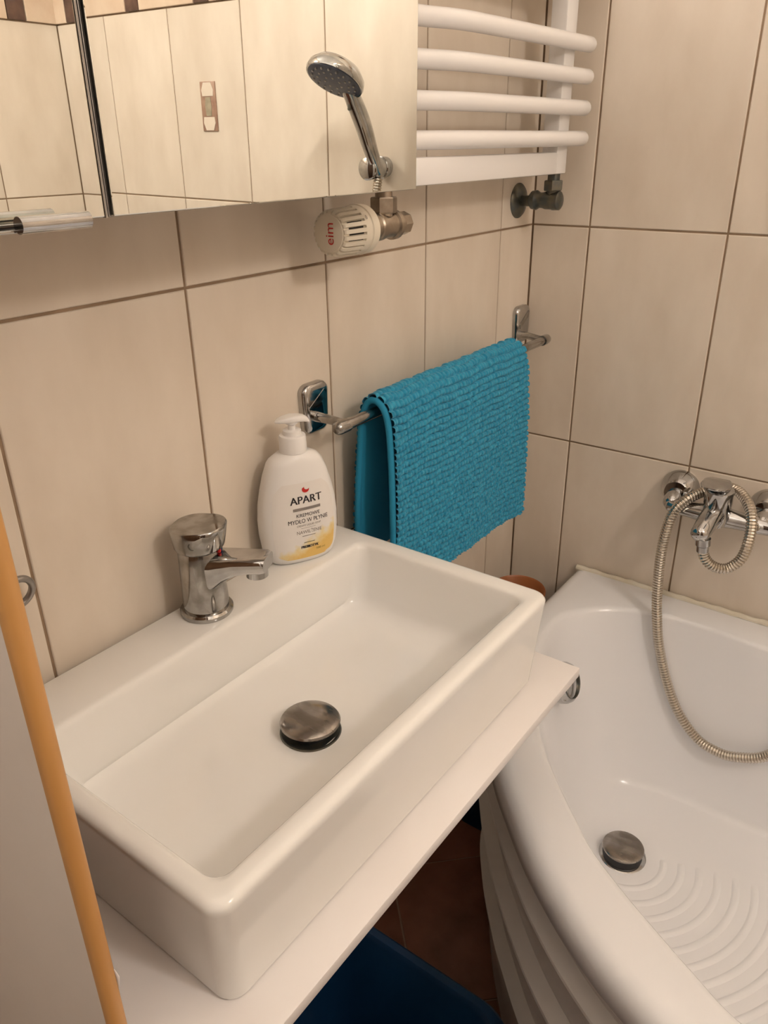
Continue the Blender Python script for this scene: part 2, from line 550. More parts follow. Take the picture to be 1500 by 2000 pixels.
# anti-slip ribs, concentric about the drain
DC = (-0.343, -0.418)
fl_in = poly_dist([(TC[0] + ff(a) * math.cos(a), TC[1] + ff(a) * math.sin(a)) for a in angs])
for k in range(19):
    r = 0.068 + 0.0287 * k
    run = []
    runs = []
    a_end = math.radians(-64 - min(k, 9) * 1.4)
    for i in range(121):
        t = math.radians(-182) + (a_end - math.radians(-182)) * i / 120
        x, y = DC[0] + r * math.cos(t), DC[1] + r * math.sin(t)
        rr = math.hypot(x - TC[0], y - TC[1]); aa = math.atan2(y - TC[1], x - TC[0])
        if rr < fl_in(aa) - 0.022 and y > -1.12: run.append(Vector((x, y, FZ)))
        else:
            if len(run) > 6: runs.append(run)
            run = []
    if len(run) > 6: runs.append(run)
    for run in runs:
        bm = B()
        prf = [(-0.0065, -0.0004), (-0.004, 0.0010), (-0.0015, 0.0019), (0.0015, 0.0018), (0.0045, 0.0008), (0.0075, -0.0004)]
        rg = []
        for q, p in enumerate(run):
            d = (p - Vector((DC[0], DC[1], p.z))).normalized()
            s = min(1.0, q / 5.0 + 0.02, (len(run) - 1 - q) / 5.0 + 0.02)
            rg.append([p + d * u + Vector((0, 0, v * s if v > 0 else v)) for u, v in prf])
        loft(bm, rg, False, False, closed=False)
        obj('anti_slip_rib', bm, M_acryl, shell, smooth=60)

drain = obj('drain_plug', lathe(B(), [(0.0, 0.0210), (0.02, 0.0212), (0.031, 0.0206), (0.0345, 0.0192), (0.0352, 0.0175), (0.034, 0.016), (0.0, 0.016)], (DC[0], DC[1], FZ), n=40), M_cap, tub)
obj('rubber_seal', lathe(B(), [(0.0, 0.0162), (0.0330, 0.0162), (0.0335, 0.0020), (0.0, 0.001)], (DC[0], DC[1], FZ), n=40), M_black, drain)
obj('drain_ring', lathe(B(), [(0.030, 0.0005), (0.030, 0.0015), (0.037, 0.0015), (0.040, 0.0002)], (DC[0], DC[1], FZ), n=40, caps=False), M_chrome, drain)
ov = Vector((-0.282, -0.250, 0.492))
ovd = Vector((0.02, -0.93, 0.36)).normalized()
overflow = obj('overflow_knob', lathe(B(), [(0.036, 0.0), (0.037, 0.003), (0.0365, 0.013), (0.0335, 0.020), (0.028, 0.0235), (0.0, 0.0245)], ov, ovd, 32), M_chrome, tub)
bm = lathe(B(), [(0.0285, 0.0225), (0.0275, 0.0255), (0.0265, 0.0225)], ov, ovd, 32, caps=False)
obj('knob_ring', bm, M_gun, overflow)
# sealing bead along the wall
pts = []
for i in range(120):
    y = -0.1535 - 1.512 * i / 119
    pts.append(Vector((-0.0085 - 0.0008 * math.sin(i * 1.7), y, 0.5690 + 0.001 * math.sin(i * 2.3))))
obj('sealing_bead', tube(B(), pts, [0.0060 + 0.0006 * math.sin(i * 0.9) + 0.0004 * math.sin(i * 2.9) for i in range(120)], 10), M_silic, tub)

# ------------------------------------------------------------------ shelf and side board
SZ = 0.754
shelf = tag(obj('basin_shelf', box(B(), -1.199, -0.566, -0.386, -0.002, SZ - 0.0135, SZ, 0.0012), M_board),
            'long white board shelf under the white washbasin', 'shelf')
part_t = thing('partition_board', 'tall white board with honey oak edge left of the washbasin', 'board', (-1.206, -0.16, 0))
M_veneer = mat('brown_veneer', (0.26, 0.15, 0.085), 0.45, var=(0.20, 0.11, 0.06), vscale=20, stretch=(1, 1, 0.1))
obj('inner_veneer', box(B(), -1.2008, -1.1998, -0.316, -0.002, 0.0, 1.300), M_veneer, part_t, smooth=0)
panel = obj('panel', box(B(), -1.2115, -1.2005, -0.318, -0.002, 0.0, 1.300), M_board, part_t, smooth=0)
bm = B()
rg = []
for z in (0.0, 1.300):
    rg.append([Vector((-1.206 + 0.0065 * math.cos(a), -0.318 + 0.0048 * math.sin(a), z)) for a in [PI + PI * k / 8 for k in range(9)]] + [Vector((-1.1995, -0.316, z)), Vector((-1.2125, -0.316, z))])
loft(bm, rg)
edge = obj('oak_edge', bm, M_oak, part_t, smooth=40)
chip = obj('chipped_spot', tube(B(), [Vector((-1.2002, -0.3200, 0.862)), Vector((-1.1990, -0.3208, 0.853)), Vector((-1.1998, -0.3205, 0.843))], [0.0004, 0.0011, 0.0004], 6), M_board, edge)

# ------------------------------------------------------------------ washbasin
sink = thing('washbasin', 'white ceramic rectangular washbasin with round metal drain plug', 'washbasin', (-0.87, -0.18, SZ))
BR = 0.873
NK = 8
rings = [rrect(-1.126, -0.624, -0.342, -0.018, 0.014, SZ, NK), rrect(-1.131, -0.618, -0.347, -0.014, 0.017, SZ + 0.003, NK), rrect(-1.1375, -0.6045, -0.3535, -0.0125, 0.018, BR - 0.012, NK)]
ox0, ox1, oy0, oy1 = -1.1385, -0.6035, -0.3545, -0.0125
for t in (0.35, 0.75, 1.15, 1.5708):
    i = 0.008 * (1 - math.cos(t)); z = BR - 0.009 + 0.009 * math.sin(t)
    rings.append(rrect(ox0 + i, ox1 - i, oy0 + i, oy1 - i * 0.5, 0.018 - i * 0.3, z, NK))
ix0, ix1, iy0, iy1 = -1.1195, -0.6285, -0.3345, -0.0835
for t in (0.0, 0.5, 1.0, 1.45):
    i = 0.008 * math.sin(t); z = BR - 0.009 * (1 - math.cos(t))
    rings.append(rrect(ix0 + i - 0.004, ix1 - i + 0.004, iy0 + i - 0.004, iy1 - i + 0.004, 0.016, z, NK))
bx0, bx1, by0, by1 = -1.096, -0.655, -0.312, -0.094
fz = 0.789
for g, z in ((0.12, 0.853), (0.4, 0.829), (0.68, 0.806)):
    rings.append(rrect(ix0 + 0.005 + (bx0 - ix0 - 0.005) * g, ix1 - 0.005 + (bx1 - ix1 + 0.005) * g, iy0 + 0.005 + (by0 - iy0 - 0.005) * g, iy1 - 0.005 + (by1 - iy1 + 0.005) * g, 0.018 + 0.006 * g, z, NK))
for i, z in ((-0.004, 0.799), (0.0, 0.795), (0.007, 0.7915), (0.016, 0.790)):
    rings.append(rrect(bx0 + i, bx1 - i, by0 + i, by1 - i, 0.028, z, NK))
SD = (-0.8825, -0.2115)
last = rings[-1]
for s, z in ((0.6, 0.7885), (0.3, 0.7875)):
    rings.append([Vector((SD[0] + (p.x - SD[0]) * s, SD[1] + (p.y - SD[1]) * s, z)) for p in last])
rings.append([Vector((SD[0] + 0.02 * math.cos(a), SD[1] + 0.02 * math.sin(a), 0.787)) for a in [math.atan2(p.y - SD[1], p.x - SD[0]) for p in last]])
basin = obj('basin', loft(B(), rings, True, True), M_ceramic, sink, smooth=50)
plug = obj('drain_plug', lathe(B(), [(0.0, 0.0195), (0.016, 0.0192), (0.027, 0.0178), (0.0315, 0.0160), (0.0328, 0.0140), (0.032, 0.0125), (0.0, 0.0125)], (SD[0], SD[1], 0.787), n=48), M_cap, sink)
obj('plug_stem', lathe(B(), [(0.022, 0.0), (0.022, 0.005), (0.027, 0.008), (0.027, 0.0126)], (SD[0], SD[1], 0.787), n=36), M_black, plug)
obj('drain_ring', lathe(B(), [(0.0, 0.0008), (0.029, 0.0006), (0.031, 0.0022), (0.0325, 0.0022), (0.0335, 0.0005)], (SD[0], SD[1], 0.787), n=48, caps=False), M_gun, plug)

# ------------------------------------------------------------------ basin mixer
FA = math.radians(24)
fau = thing('basin_mixer', 'chrome single lever mixer tap standing on washbasin rim', 'tap', (-0.869, -0.046, BR), FA)
obj('base_ring', lathe(B(), [(0.0295, 0.0), (0.0305, 0.002), (0.0305, 0.0055), (0.0285, 0.008), (0.0265, 0.0085)], n=40), M_stain, fau, local=True)
obj('tap_body', lathe(B(), [(0.0255, 0.007), (0.0262, 0.012), (0.0252, 0.045), (0.0245, 0.078), (0.0235, 0.0825), (0.0225, 0.0832), (0.0225, 0.0860)], n=40), M_stain, fau, local=True)
bm = B()
rg = []
for y, zc, hw, hh, r in ((-0.004, 0.050, 0.0215, 0.030, 0.016), (-0.018, 0.057, 0.0205, 0.0225, 0.014), (-0.030, 0.0635, 0.0195, 0.0160, 0.011), (-0.045, 0.0685, 0.0185, 0.0115, 0.008),
                         (-0.062, 0.0710, 0.0178, 0.0098, 0.007), (-0.076, 0.0722, 0.0172, 0.0092, 0.006), (-0.0805, 0.0722, 0.0158, 0.0078, 0.006)):
    ring = rrect(-hw, hw, -hh, hh, r, 0, 5)
    rg.append([Vector((p.x, y, zc + p.y)) for p in ring])
obj('spout', loft(bm, rg), M_chrome, fau, local=True, smooth=50)
obj('aerator', lathe(B(), [(0.0112, 0.0), (0.0125, 0.001), (0.0125, 0.0105), (0.0112, 0.012)], (0, -0.0665, 0.0535), n=28), M_chrome, fau, local=True)
bm = B()
rg = []
for z, hx, y0, y1, r, sl in ((0.0835, 0.0235, -0.0235, 0.0235, 0.0225, 0), (0.0852, 0.0266, -0.0275, 0.0266, 0.0255, 0), (0.0870, 0.0272, -0.0285, 0.0272, 0.0255, 0), (0.098, 0.0279, -0.0305, 0.0278, 0.025, 0.02),
                             (0.1095, 0.0285, -0.0325, 0.0284, 0.0245, 0.05), (0.1112, 0.0281, -0.0320, 0.0280, 0.0245, 0.05), (0.1120, 0.0272, -0.0310, 0.0272, 0.0235, 0.05)):
    rg.append([Vector((p.x, p.y, z - sl * p.y)) for p in rrect(-hx, hx, y0, y1, r, 0, 7)])
handle = obj('lever_handle', loft(bm, rg), M_stain, fau, local=True, smooth=40)
hd = Vector((math.sin(math.radians(-78)), -math.cos(math.radians(-78)), 0))
obj('screw_hole', lathe(B(), [(0.0046, -0.002), (0.0046, 0.0004), (0.0036, 0.0006), (0.0030, -0.001), (0.0, -0.0012)], Vector((0, 0, 0.0975)) + hd * 0.0277, hd, 20), M_gun, handle, local=True)
for xx, m_ in ((-0.0022, M_red), (0.0022, M_blue)):
    bm = B(); box(bm, xx - 0.002, xx + 0.002, -0.0262, -0.0235, 0.080, 0.0845, 0.0004)
    obj('temperature_mark', bm, m_, fau, local=True)

# ------------------------------------------------------------------ soap dispenser
SA = math.radians(-25)
soap = thing('soap_dispenser', 'white pump soap bottle with black and yellow print on washbasin rim', 'soap bottle', (-0.7060, -0.0440, BR), SA)
SP = [(0.0, 0.037, 0.018), (0.0012, 0.0405, 0.0205), (0.006, 0.0445, 0.0235), (0.02, 0.0495, 0.0260), (0.04, 0.0522, 0.0270), (0.06, 0.0525, 0.0268), (0.08, 0.0508, 0.0258),
      (0.10, 0.0468, 0.0244), (0.12, 0.0412, 0.0228), (0.134, 0.0358, 0.0210), (0.141, 0.0305, 0.0192), (0.1452, 0.0225, 0.0174), (0.1465, 0.0165, 0.0155), (0.150, 0.0150, 0.0150)]


def sp_at(z):
    for (z0, a0, b0), (z1, a1, b1) in zip(SP, SP[1:]):
        if z0 <= z <= z1:
            t = (z - z0) / (z1 - z0)
            return a0 + (a1 - a0) * t, b0 + (b1 - b0) * t
    return SP[-1][1:]


def se(a, b, e, t):
    c, s = math.cos(t), math.sin(t)
    return math.copysign(abs(c) ** (2 / e), c) * a, math.copysign(abs(s) ** (2 / e), s) * b


def front_y(x, z):
    a, b = sp_at(z)
    q = min(abs(x) / a, 0.999)
    return -b * (1 - q ** 2.5) ** (1 / 2.5)


bm = B()
rg = []
zs = [p[0] for p in SP]
fine = sorted(set(zs + [0.012, 0.03, 0.05, 0.07, 0.09, 0.11, 0.127, 0.138]))
for z in fine:
    a, b = sp_at(z)
    e = 2.5 if z < 0.14 else 2.0
    rg.append([Vector((*se(a, b, e, 2 * PI * k / 64), z)) for k in range(64)])
bottle = obj('bottle', loft(bm, rg), M_plastic, soap, local=True, smooth=60)
obj('collar', lathe(B(), [(0.0165, 0.146), (0.0172, 0.147), (0.0166, 0.166), (0.0158, 0.1675), (0.0115, 0.168), (0.0112, 0.1735), (0.0095, 0.1745), (0.0, 0.1745)], n=36), M_plastic, soap, local=True)
bm = B()
lathe(bm, [(0.0048, 0.173), (0.0046, 0.180), (0.0075, 0.182), (0.0078, 0.185), (0.0, 0.186)], n=24)
pump = obj('pump_stem', bm, M_plastic, soap, local=True)
bm = B()
rg = []
for x, zc, hw, hh in ((-0.0215, 0.1925, 0.0010, 0.0010), (-0.018, 0.1930, 0.0045, 0.0020), (-0.010, 0.1938, 0.0080, 0.0034), (0.0, 0.1942, 0.0095, 0.0042), (0.010, 0.1936, 0.0080, 0.0042),
                      (0.016, 0.1922, 0.0058, 0.0042), (0.0200, 0.1900, 0.0045, 0.0036), (0.0225, 0.1872, 0.0036, 0.0024)):
    rg.append([Vector((x, p.x, zc + p.y - 0.006)) for p in rrect(-hw, hw, -hh, hh, min(hw, hh) * 0.8, 0, 4)])
obj('pump_nozzle', loft(bm, rg), M_plastic, pump, local=True, smooth=60)

# printed front label: a curved patch following the bottle
lm = bpy.data.materials.new('label_print')
lm.use_nodes = True
nt = lm.node_tree
bs = nt.nodes['Principled BSDF']; bs.inputs['Roughness'].default_value = 0.3
tcn = nt.nodes.new('ShaderNodeTexCoord'); sx = nt.nodes.new('ShaderNodeSeparateXYZ'); nt.links.new(tcn.outputs['Object'], sx.inputs[0])
nz = nt.nodes.new('ShaderNodeTexNoise'); nz.inputs['Scale'].default_value = 95; nz.inputs['Detail'].default_value = 3
nt.links.new(tcn.outputs['Object'], nz.inputs['Vector'])


def mth(op, a, b):
    n = nt.nodes.new('ShaderNodeMath'); n.operation = op
    for k, v in enumerate((a, b)):
        if isinstance(v, (int, float)): n.inputs[k].default_value = v
        else: nt.links.new(v, n.inputs[k])
    return n.outputs[0]


h = mth('ADD', mth('MULTIPLY', sx.outputs['X'], 0.45), 0.036)          # the yellow rises to the right
h = mth('ADD', h, mth('MULTIPLY', mth('SUBTRACT', nz.outputs['Fac'], 0.5), 0.030))
fac = mth('DIVIDE', mth('SUBTRACT', h, sx.outputs['Z']), 0.022)
ramp = nt.nodes.new('ShaderNodeValToRGB')
ramp.color_ramp.elements[0].position = 0.0; ramp.color_ramp.elements[0].color = (0.84, 0.80, 0.76, 1)
ramp.color_ramp.elements[1].position = 1.0; ramp.color_ramp.elements[1].color = (0.82, 0.55, 0.16, 1)
e_ = ramp.color_ramp.elements.new(0.45); e_.color = (0.84, 0.70, 0.38, 1)
nt.links.new(fac, ramp.inputs[0]); nt.links.new(ramp.outputs[0], bs.inputs['Base Color'])
bm = B()
rg = []
for i in range(25):
    z = 0.008 + 0.104 * i / 24
    a, b = sp_at(z)
    wl = a * 0.80 * (1 - 0.25 * max(0, (z - 0.095) / 0.017) ** 2) * (1 - 0.30 * max(0, (0.016 - z) / 0.008) ** 2)
    rg.append([Vector((wl * (2 * k / 20 - 1), front_y(wl * (2 * k / 20 - 1), z) - 0.0003, z)) for k in range(21)])
loft(bm, rg, False, False, closed=False)
lab = obj('label', bm, lm, bottle, local=True, smooth=60)


def wrap_text(s, size, x, z, m, sxx=1.0, name='lettering'):
    bm = text_bm(s, size)
    for v in bm.verts:
        X, Z = v.co.x * sxx + x, v.co.y + z
        v.co = Vector((X, front_y(X, Z) - 0.0007, Z))
    return obj(name, bm, m, bottle, local=True, smooth=0)


def wrap_bar(x0, x1, z0, z1, m, name='printed_bar'):
    bm = B()
    rg = [[Vector((x0 + (x1 - x0) * k / 10, front_y(x0 + (x1 - x0) * k / 10, z) - 0.0006, z)) for k in range(11)] for z in (z0, z1)]
    loft(bm, rg, False, False, closed=False)
    return obj(name, bm, m, bottle, local=True, smooth=0)


def embolden(s, size, x, z, m, sxx=1.0):
    for dx in (-0.00030, 0.0, 0.00030):
        wrap_text(s, size, x + dx, z, m, sxx)


LX = 0.003
embolden('APART', 0.0140, LX, 0.0895, M_blackink, 1.0)
wrap_bar(LX - 0.0185, LX + 0.0185, 0.0760, 0.0797, M_greyink)
wrap_text('KREMOWE', 0.0066, LX + 0.001, 0.0695, M_blackink)
wrap_text('MYDŁO W PŁYNIE', 0.0078, LX + 0.001, 0.0618, M_blackink, 0.86)
wrap_text('CREAMY LIQUID SOAP', 0.0036, LX + 0.001, 0.0555, M_greyink, 0.9)
wrap_bar(LX - 0.010, LX + 0.010, 0.0517, 0.0520, M_greyink)
wrap_text('NAWILŻENIE', 0.0064, LX + 0.001, 0.0462, M_greyink, 0.92)
wrap_bar(LX - 0.009, LX + 0.009, 0.0404, 0.0412, M_greyink)
wrap_bar(LX - 0.007, LX + 0.008, 0.0308, 0.0315, M_blackink)
embolden('PREBIOTYK', 0.0052, LX + 0.001, 0.0248, M_blackink, 0.9)
wrap_text('500 ml', 0.0048, LX + 0.016, 0.0190, M_olive)
# red crescent emblem
bm = B()
pts = []
for k in range(15):
    t = math.radians(150 + 215 * k / 14)
    pts.append((0.0048 * math.cos(t), 0.0042 * math.sin(t)))
for k in range(15):
    t = math.radians(365 - 215 * k / 14)
    pts.append((0.0018 + 0.0034 * math.cos(t), 0.0022 + 0.0026 * math.sin(t)))
vs = [bm.verts.new(Vector((LX + x, front_y(LX + x, 0.1030 + z) - 0.0007, 0.1030 + z))) for x, z in pts]
bm.faces.new(vs)
obj('red_emblem', bm, M_red, bottle, local=True, smooth=0)

# ------------------------------------------------------------------ mirror cabinet
CZ0, CZ1 = 1.3155, 2.05
cab = thing('mirror_cabinet', 'wall cabinet with two mirror doors above the washbasin', 'cabinet', (-1.0, -0.08, CZ0))
obj('cabinet_body', box(B(), -1.388, -0.609, -0.140, -0.001, CZ0 + 0.004, CZ1, 0.001), M_board, cab, smooth=0)


def door(x0, x1, tilt, hinge_x):
    # slab swung slightly: top leans into the room by tilt
    R = Matrix.Translation((0, -0.143, CZ0)) @ Matrix.Rotation(tilt, 4, 'X') @ Matrix.Translation((0, 0.143, -CZ0))
    bm = box(B(), x0, x1, -0.1555, -0.1425, CZ0, CZ1 + 0.001, 0.0006)
    bm.transform(R)
    d = obj('door', bm, M_grey, cab, smooth=0)
    bm = box(B(), x0 + 0.0012, x1 - 0.0012, -0.1600, -0.1558, CZ0 + 0.0008, CZ1, 0.0008)
    bm.transform(R)
    obj('mirror', bm, M_mirror, d, smooth=0)
    return d


TILT_R, TILT_L = math.radians(0.55), math.radians(0.40)
door_r = door(-0.9975, -0.6075, TILT_R, 0)
door_l = door(-1.388, -1.0025, TILT_L, 0)
bm = box(B(), -1.0026, -1.0008, -0.1592, -0.141, CZ0, CZ1)
bm.transform(Matrix.Translation((0, -0.143, CZ0)) @ Matrix.Rotation(TILT_L, 4, 'X') @ Matrix.Translation((0, 0.143, -CZ0)))
obj('edge_trim', bm, M_grey, door_l, smooth=0)
obj('gap_strip', box(B(), -1.0008, -0.9976, -0.1480, -0.1400, CZ0, CZ1), M_dark, cab, smooth=0)  # dark strip filling the gap between the doors
bm = B()
tube(bm, [Vector((-1.0830, -0.1815, CZ0 + 0.0020)), Vector((-1.0325, -0.1815, CZ0 + 0.0020))], 0.0055, 24)
hnd = obj('handle', bm, M_chrome, door_l)
obj('handle_plate', box(B(), -1.115, -1.045, -0.1800, -0.1445, CZ0 - 0.0026, CZ0 - 0.0006, 0.0005), M_chrome, hnd, smooth=0)

# ------------------------------------------------------------------ towel radiator
rad = thing('towel_radiator', 'white ladder towel radiator with curved tubes beside the mirror cabinet', 'radiator', (-0.315, -0.075, 1.312))
RZ1 = 2.06
for xc in (-0.083, -0.561):
    obj('post', box(B(), xc - 0.019, xc + 0.019, -0.0855, -0.058, 1.3122, RZ1, 0.003), M_white, rad)
for z0 in (1.3122, RZ1 - 0.035):
    obj('cross_bar', box(B(), -0.578, -0.066, -0.0850, -0.0585, z0, z0 + 0.0325, 0.003), M_white, rad)
for k in (0, 1, 2, 3, 5, 6, 7, 8, 10, 11, 12, 13):
    z = 1.364 + 0.0440 * k
    pts = catmull([Vector((x, y, z)) for x, y in ((-0.566, -0.0700), (-0.520, -0.0700), (-0.480, -0.0715), (-0.455, -0.0770), (-0.430, -0.0850), (-0.400, -0.0905), (-0.350, -0.0930), (-0.200, -0.0950), (-0.036, -0.0960))], 5)
    obj('heating_tube', tube(B(), pts, 0.0112, 20, round_ends=True), M_white, rad, smooth=60)
for xc, zc in ((-0.083, 1.95), (-0.561, 1.95)):
    obj('wall_bracket', lathe(B(), [(0.012, 0.0), (0.012, 0.062)], (xc, 0.0, zc), (0, -1, 0), 20), M_white, rad)

# thermostatic valve
VX, VY, VZ = -0.550, -0.0725, 1.2700
tv = thing('thermostatic_valve', 'cream ribbed thermostat knob on nickel radiator valve', 'valve', (VX, VY, VZ - 0.02))
kn = obj('knob_sleeve', lathe(B(), [(0.0255, 0.0), (0.0275, 0.001), (0.0285, 0.010), (0.0283, 0.0135), (0.0272, 0.0145), (0.0268, 0.0165)], (VX - 0.043, VY, VZ), (-1, 0.0, 0), 48), M_cream, tv)
# ribbed grip: gear-like section
bm = B()
NT = 22
rings = []
for hx, ro, ri in ((0.0160, 0.0272, 0.0272), (0.0255, 0.0268, 0.0268), (0.0259, 0.0266, 0.0232), (0.056, 0.0256, 0.0222), (0.0595, 0.0245, 0.0222), (0.0610, 0.0228, 0.0215)):
    ring = []
    for k in range(NT):
        for fr, rr in ((0.02, ri), (0.30, ri), (0.36, ro), (0.96, ro)):
            a = 2 * PI * (k + fr) / NT
            ring.append(Vector((VX - 0.043 - hx, VY + rr * math.cos(a), VZ + rr * math.sin(a))))
    rings.append(ring)
loft(bm, rings, True, True)
grip = obj('ribbed_grip', bm, M_cream, tv, smooth=25)
bm = B()
for k in range(NT):
    a0, a1 = 2 * PI * (k + 0.03) / NT, 2 * PI * (k + 0.29) / NT
    q = []
    for hx, rr in ((0.0272, 0.02345), (0.0530, 0.02270)):
        q.append([Vector((VX - 0.043 - hx, VY + rr * math.cos(a), VZ + rr * math.sin(a))) for a in (a0, a1)])
    vs = [bm.verts.new(p) for p in (q[0][0], q[0][1], q[1][1], q[1][0])]
    bm.faces.new(vs)
obj('slot_shade', bm, M_dark, grip, smooth=0)  # dark faces painting in the shade of the slot openings
obj('knob_face', lathe(B(), [(0.0, 0.0), (0.0205, 0.0), (0.0205, 0.0014), (0.018, 0.0022), (0.0, 0.0024)], (VX - 0.1038, VY, VZ), (-1, 0, 0), 36), M_cream, grip)
bm = text_bm('eim', 0.017)
for v in bm.verts:
    x, y = v.co.x, v.co.y      # reads upward, on the face that looks towards -x
    v.co = Vector((VX - 0.1066, VY + y - 0.003, VZ + x))
obj('red_lettering', bm, M_red, grip, smooth=0)
bm = text_bm('0', 0.007)
for v in bm.verts:
    x, y = v.co.x, v.co.y
    a = math.radians(145) + y / 0.0272
    v.co = Vector((VX - 0.043 - 0.0215 + x, VY + 0.0274 * math.cos(a), VZ + 0.0274 * math.sin(a)))
obj('dial_figure', bm, M_greyink, grip, smooth=0)


def hexnut(cx, cy, z0, z1, r, axis=(0, 0, 1)):
    bm = B()
    u, v, d = frame_of(axis)
    o = Vector((cx, cy, 0)) if axis == (0, 0, 1) else Vector((0, 0, 0))
    rg = []
    for h, s in ((z0, 0.93), (z0 + 0.0015, 1.0), (z1 - 0.0015, 1.0), (z1, 0.93)):
        rg.append([o + d * h + (u * math.cos(k * PI / 3 + 0.2) + v * math.sin(k * PI / 3 + 0.2)) * r * s for k in range(6)])
    return loft(bm, rg)


obj('valve_body', lathe(B(), [(0.012, -0.046), (0.0150, -0.044), (0.0150, -0.020), (0.0165, -0.018), (0.0165, -0.010), (0.0150, -0.009), (0.0152, 0.012), (0.0178, 0.014), (0.0178, 0.020), (0.0140, 0.024), (0.0138, 0.030)], (VX, VY, VZ), (1, 0, 0), 28), M_nickel, tv)
bm = B()
rg = []
for h, r in ((0.028, 0.0125), (0.030, 0.0140), (0.043, 0.0140), (0.046, 0.0120)):
    rg.append([Vector((VX + h, VY + r * math.cos(k * PI / 4), VZ + r * math.sin(k * PI / 4))) for k in range(8)])
obj('valve_cap', loft(bm, rg), M_nickel, tv, smooth=0)
obj('union_nut', hexnut(VX, VY, VZ + 0.0145, VZ + 0.033, 0.0165), M_nickel, tv, smooth=0)
obj('tail_pipe', lathe(B(), [(0.0105, 0.0), (0.0105, 0.043)], (VX, VY, VZ), n=20), M_nickel, tv)
obj('wall_pipe', lathe(B(), [(0.0095, 0.0), (0.0095, 0.069)], (VX, -0.001, VZ), (0, -1, 0), 20), M_gun, tv)

# lockshield valve
LXv, LYv, LZv = -0.0800, -0.0720, 1.2715
lv = thing('lockshield_valve', 'dark metal return valve with round wall flange under radiator corner', 'valve', (LXv, LYv, LZv - 0.02))
obj('wall_flange', lathe(B(), [(0.0285, 0.0), (0.0285, 0.0015), (0.025, 0.005), (0.014, 0.009), (0.011, 0.0095)], (LXv + 0.018, 0.0, LZv - 0.003), (0, -1, 0), 36), M_gun, lv)
obj('wall_pipe', lathe(B(), [(0.0088, 0.0), (0.0088, 0.03), (0.0105, 0.031), (0.0105, 0.04)], (LXv + 0.016, -0.006, LZv - 0.003), (-0.30, -1, 0.03), 20), M_gun, lv)
obj('valve_body', lathe(B(), [(0.010, 0.032), (0.0145, 0.036), (0.0155, 0.044), (0.0120, 0.050), (0.0125, 0.056), (0.0140, 0.061), (0.0140, 0.074)], (LXv, -0.0, LZv), (0, -1, 0), 28), M_gun, lv)
obj('valve_cap', lathe(B(), [(0.0146, 0.0), (0.0152, 0.001), (0.0148, 0.012), (0.012, 0.014), (0.0, 0.0145)], (LXv, -0.073, LZv), (0, -1, 0), 24), M_gun, lv)
obj('union_nut', hexnut(LXv, LYv, LZv + 0.0150, LZv + 0.031, 0.0160), M_gun, lv, smooth=0)
obj('tail_pipe', lathe(B(), [(0.0100, 0.004), (0.0100, 0.0415)], (LXv, LYv, LZv), n=20), M_gun, lv)

# ------------------------------------------------------------------ towel rail with towel
BY, BZ, BX0, BX1 = -0.0625, 1.0330, -0.636, -0.045
rail = thing('towel_rail', 'chrome towel rail with two rounded wall plates', 'towel rail', (-0.34, -0.03, 1.03))


def wall_plate(xc, zc):
    bm = B()
    rg = []
    for y, i in ((-0.0005, 0.0), (-0.006, 0.0), (-0.0095, 0.0015), (-0.0115, 0.005), (-0.0120, 0.009)):
        rg.append([Vector((xc + p.x, y, zc + p.y)) for p in rrect(-0.0245 + i, 0.0245 - i, -0.0340 + i, 0.0340 - i, 0.013 - i * 0.6, 0, 6)])
    loft(bm, rg)
    for v in bm.verts:      # waisted outline
        k = 1.0 + 0.06 * ((v.co.z - zc) / 0.034)
        v.co.x = xc + (v.co.x - xc) * k
    pl = obj('wall_plate', bm, M_chrome, rail, smooth=40)
    # polished diagonal band
    bm = B()
    f = [(-0.016, -0.006), (0.014, 0.012), (0.018, 0.022), (0.014, 0.024), (-0.017, 0.004)]
    loft(bm, [[Vector((xc + a, -0.0118, zc + b)) for a, b in f], [Vector((xc + a, -0.0127, zc + b)) for a, b in f]])
    obj('raised_facet', bm, M_stain, pl, smooth=0)


wall_plate(-0.620, 1.0455)
wall_plate(-0.0335, 1.0525)
for xc, z0 in ((-0.622, 1.034), (-0.052, 1.037)):
    obj('arm', tube(B(), [Vector((xc, -0.010, z0)), Vector((xc, -0.03, z0)), Vector((xc, BY, BZ))], [0.0075, 0.0062, 0.0060], 16), M_stain, rail)
obj('rod', lathe(B(), [(0.0075, 0.0), (0.0075, BX1 - BX0)], (BX0, BY, BZ), (1, 0, 0), 24), M_stain, rail)
for xc, dx in ((BX0, -1), (BX1, 1)):
    obj('end_cap', lathe(B(), [(0.0092, -0.014), (0.0092, 0.002), (0.0085, 0.006), (0.006, 0.009), (0.0, 0.010)], (xc, BY, BZ), (dx, 0, 0), 24), M_stain, rail)

towel = thing('hand_towel', 'teal chenille towel folded over the chrome towel rail', 'towel', (-0.37, -0.07, 0.75))
TX0, TX1 = -0.563, -0.172
prof = catmull([Vector((0, -0.030, 0.800)), Vector((0, -0.034, 0.90)), Vector((0, -0.043, 1.005)), Vector((0, -0.050, 1.035)), Vector((0, -0.0585, 1.0462)), Vector((0, -0.0685, 1.0455)), Vector((0, -0.078, 1.034)),
                Vector((0, -0.084, 1.005)), Vector((0, -0.088, 0.93)), Vector((0, -0.089, 0.84)), Vector((0, -0.088, 0.757))], 24)
# resample by length
cum = [0.0]
for a, b in zip(prof, prof[1:]): cum.append(cum[-1] + (b - a).length)
LT = cum[-1]


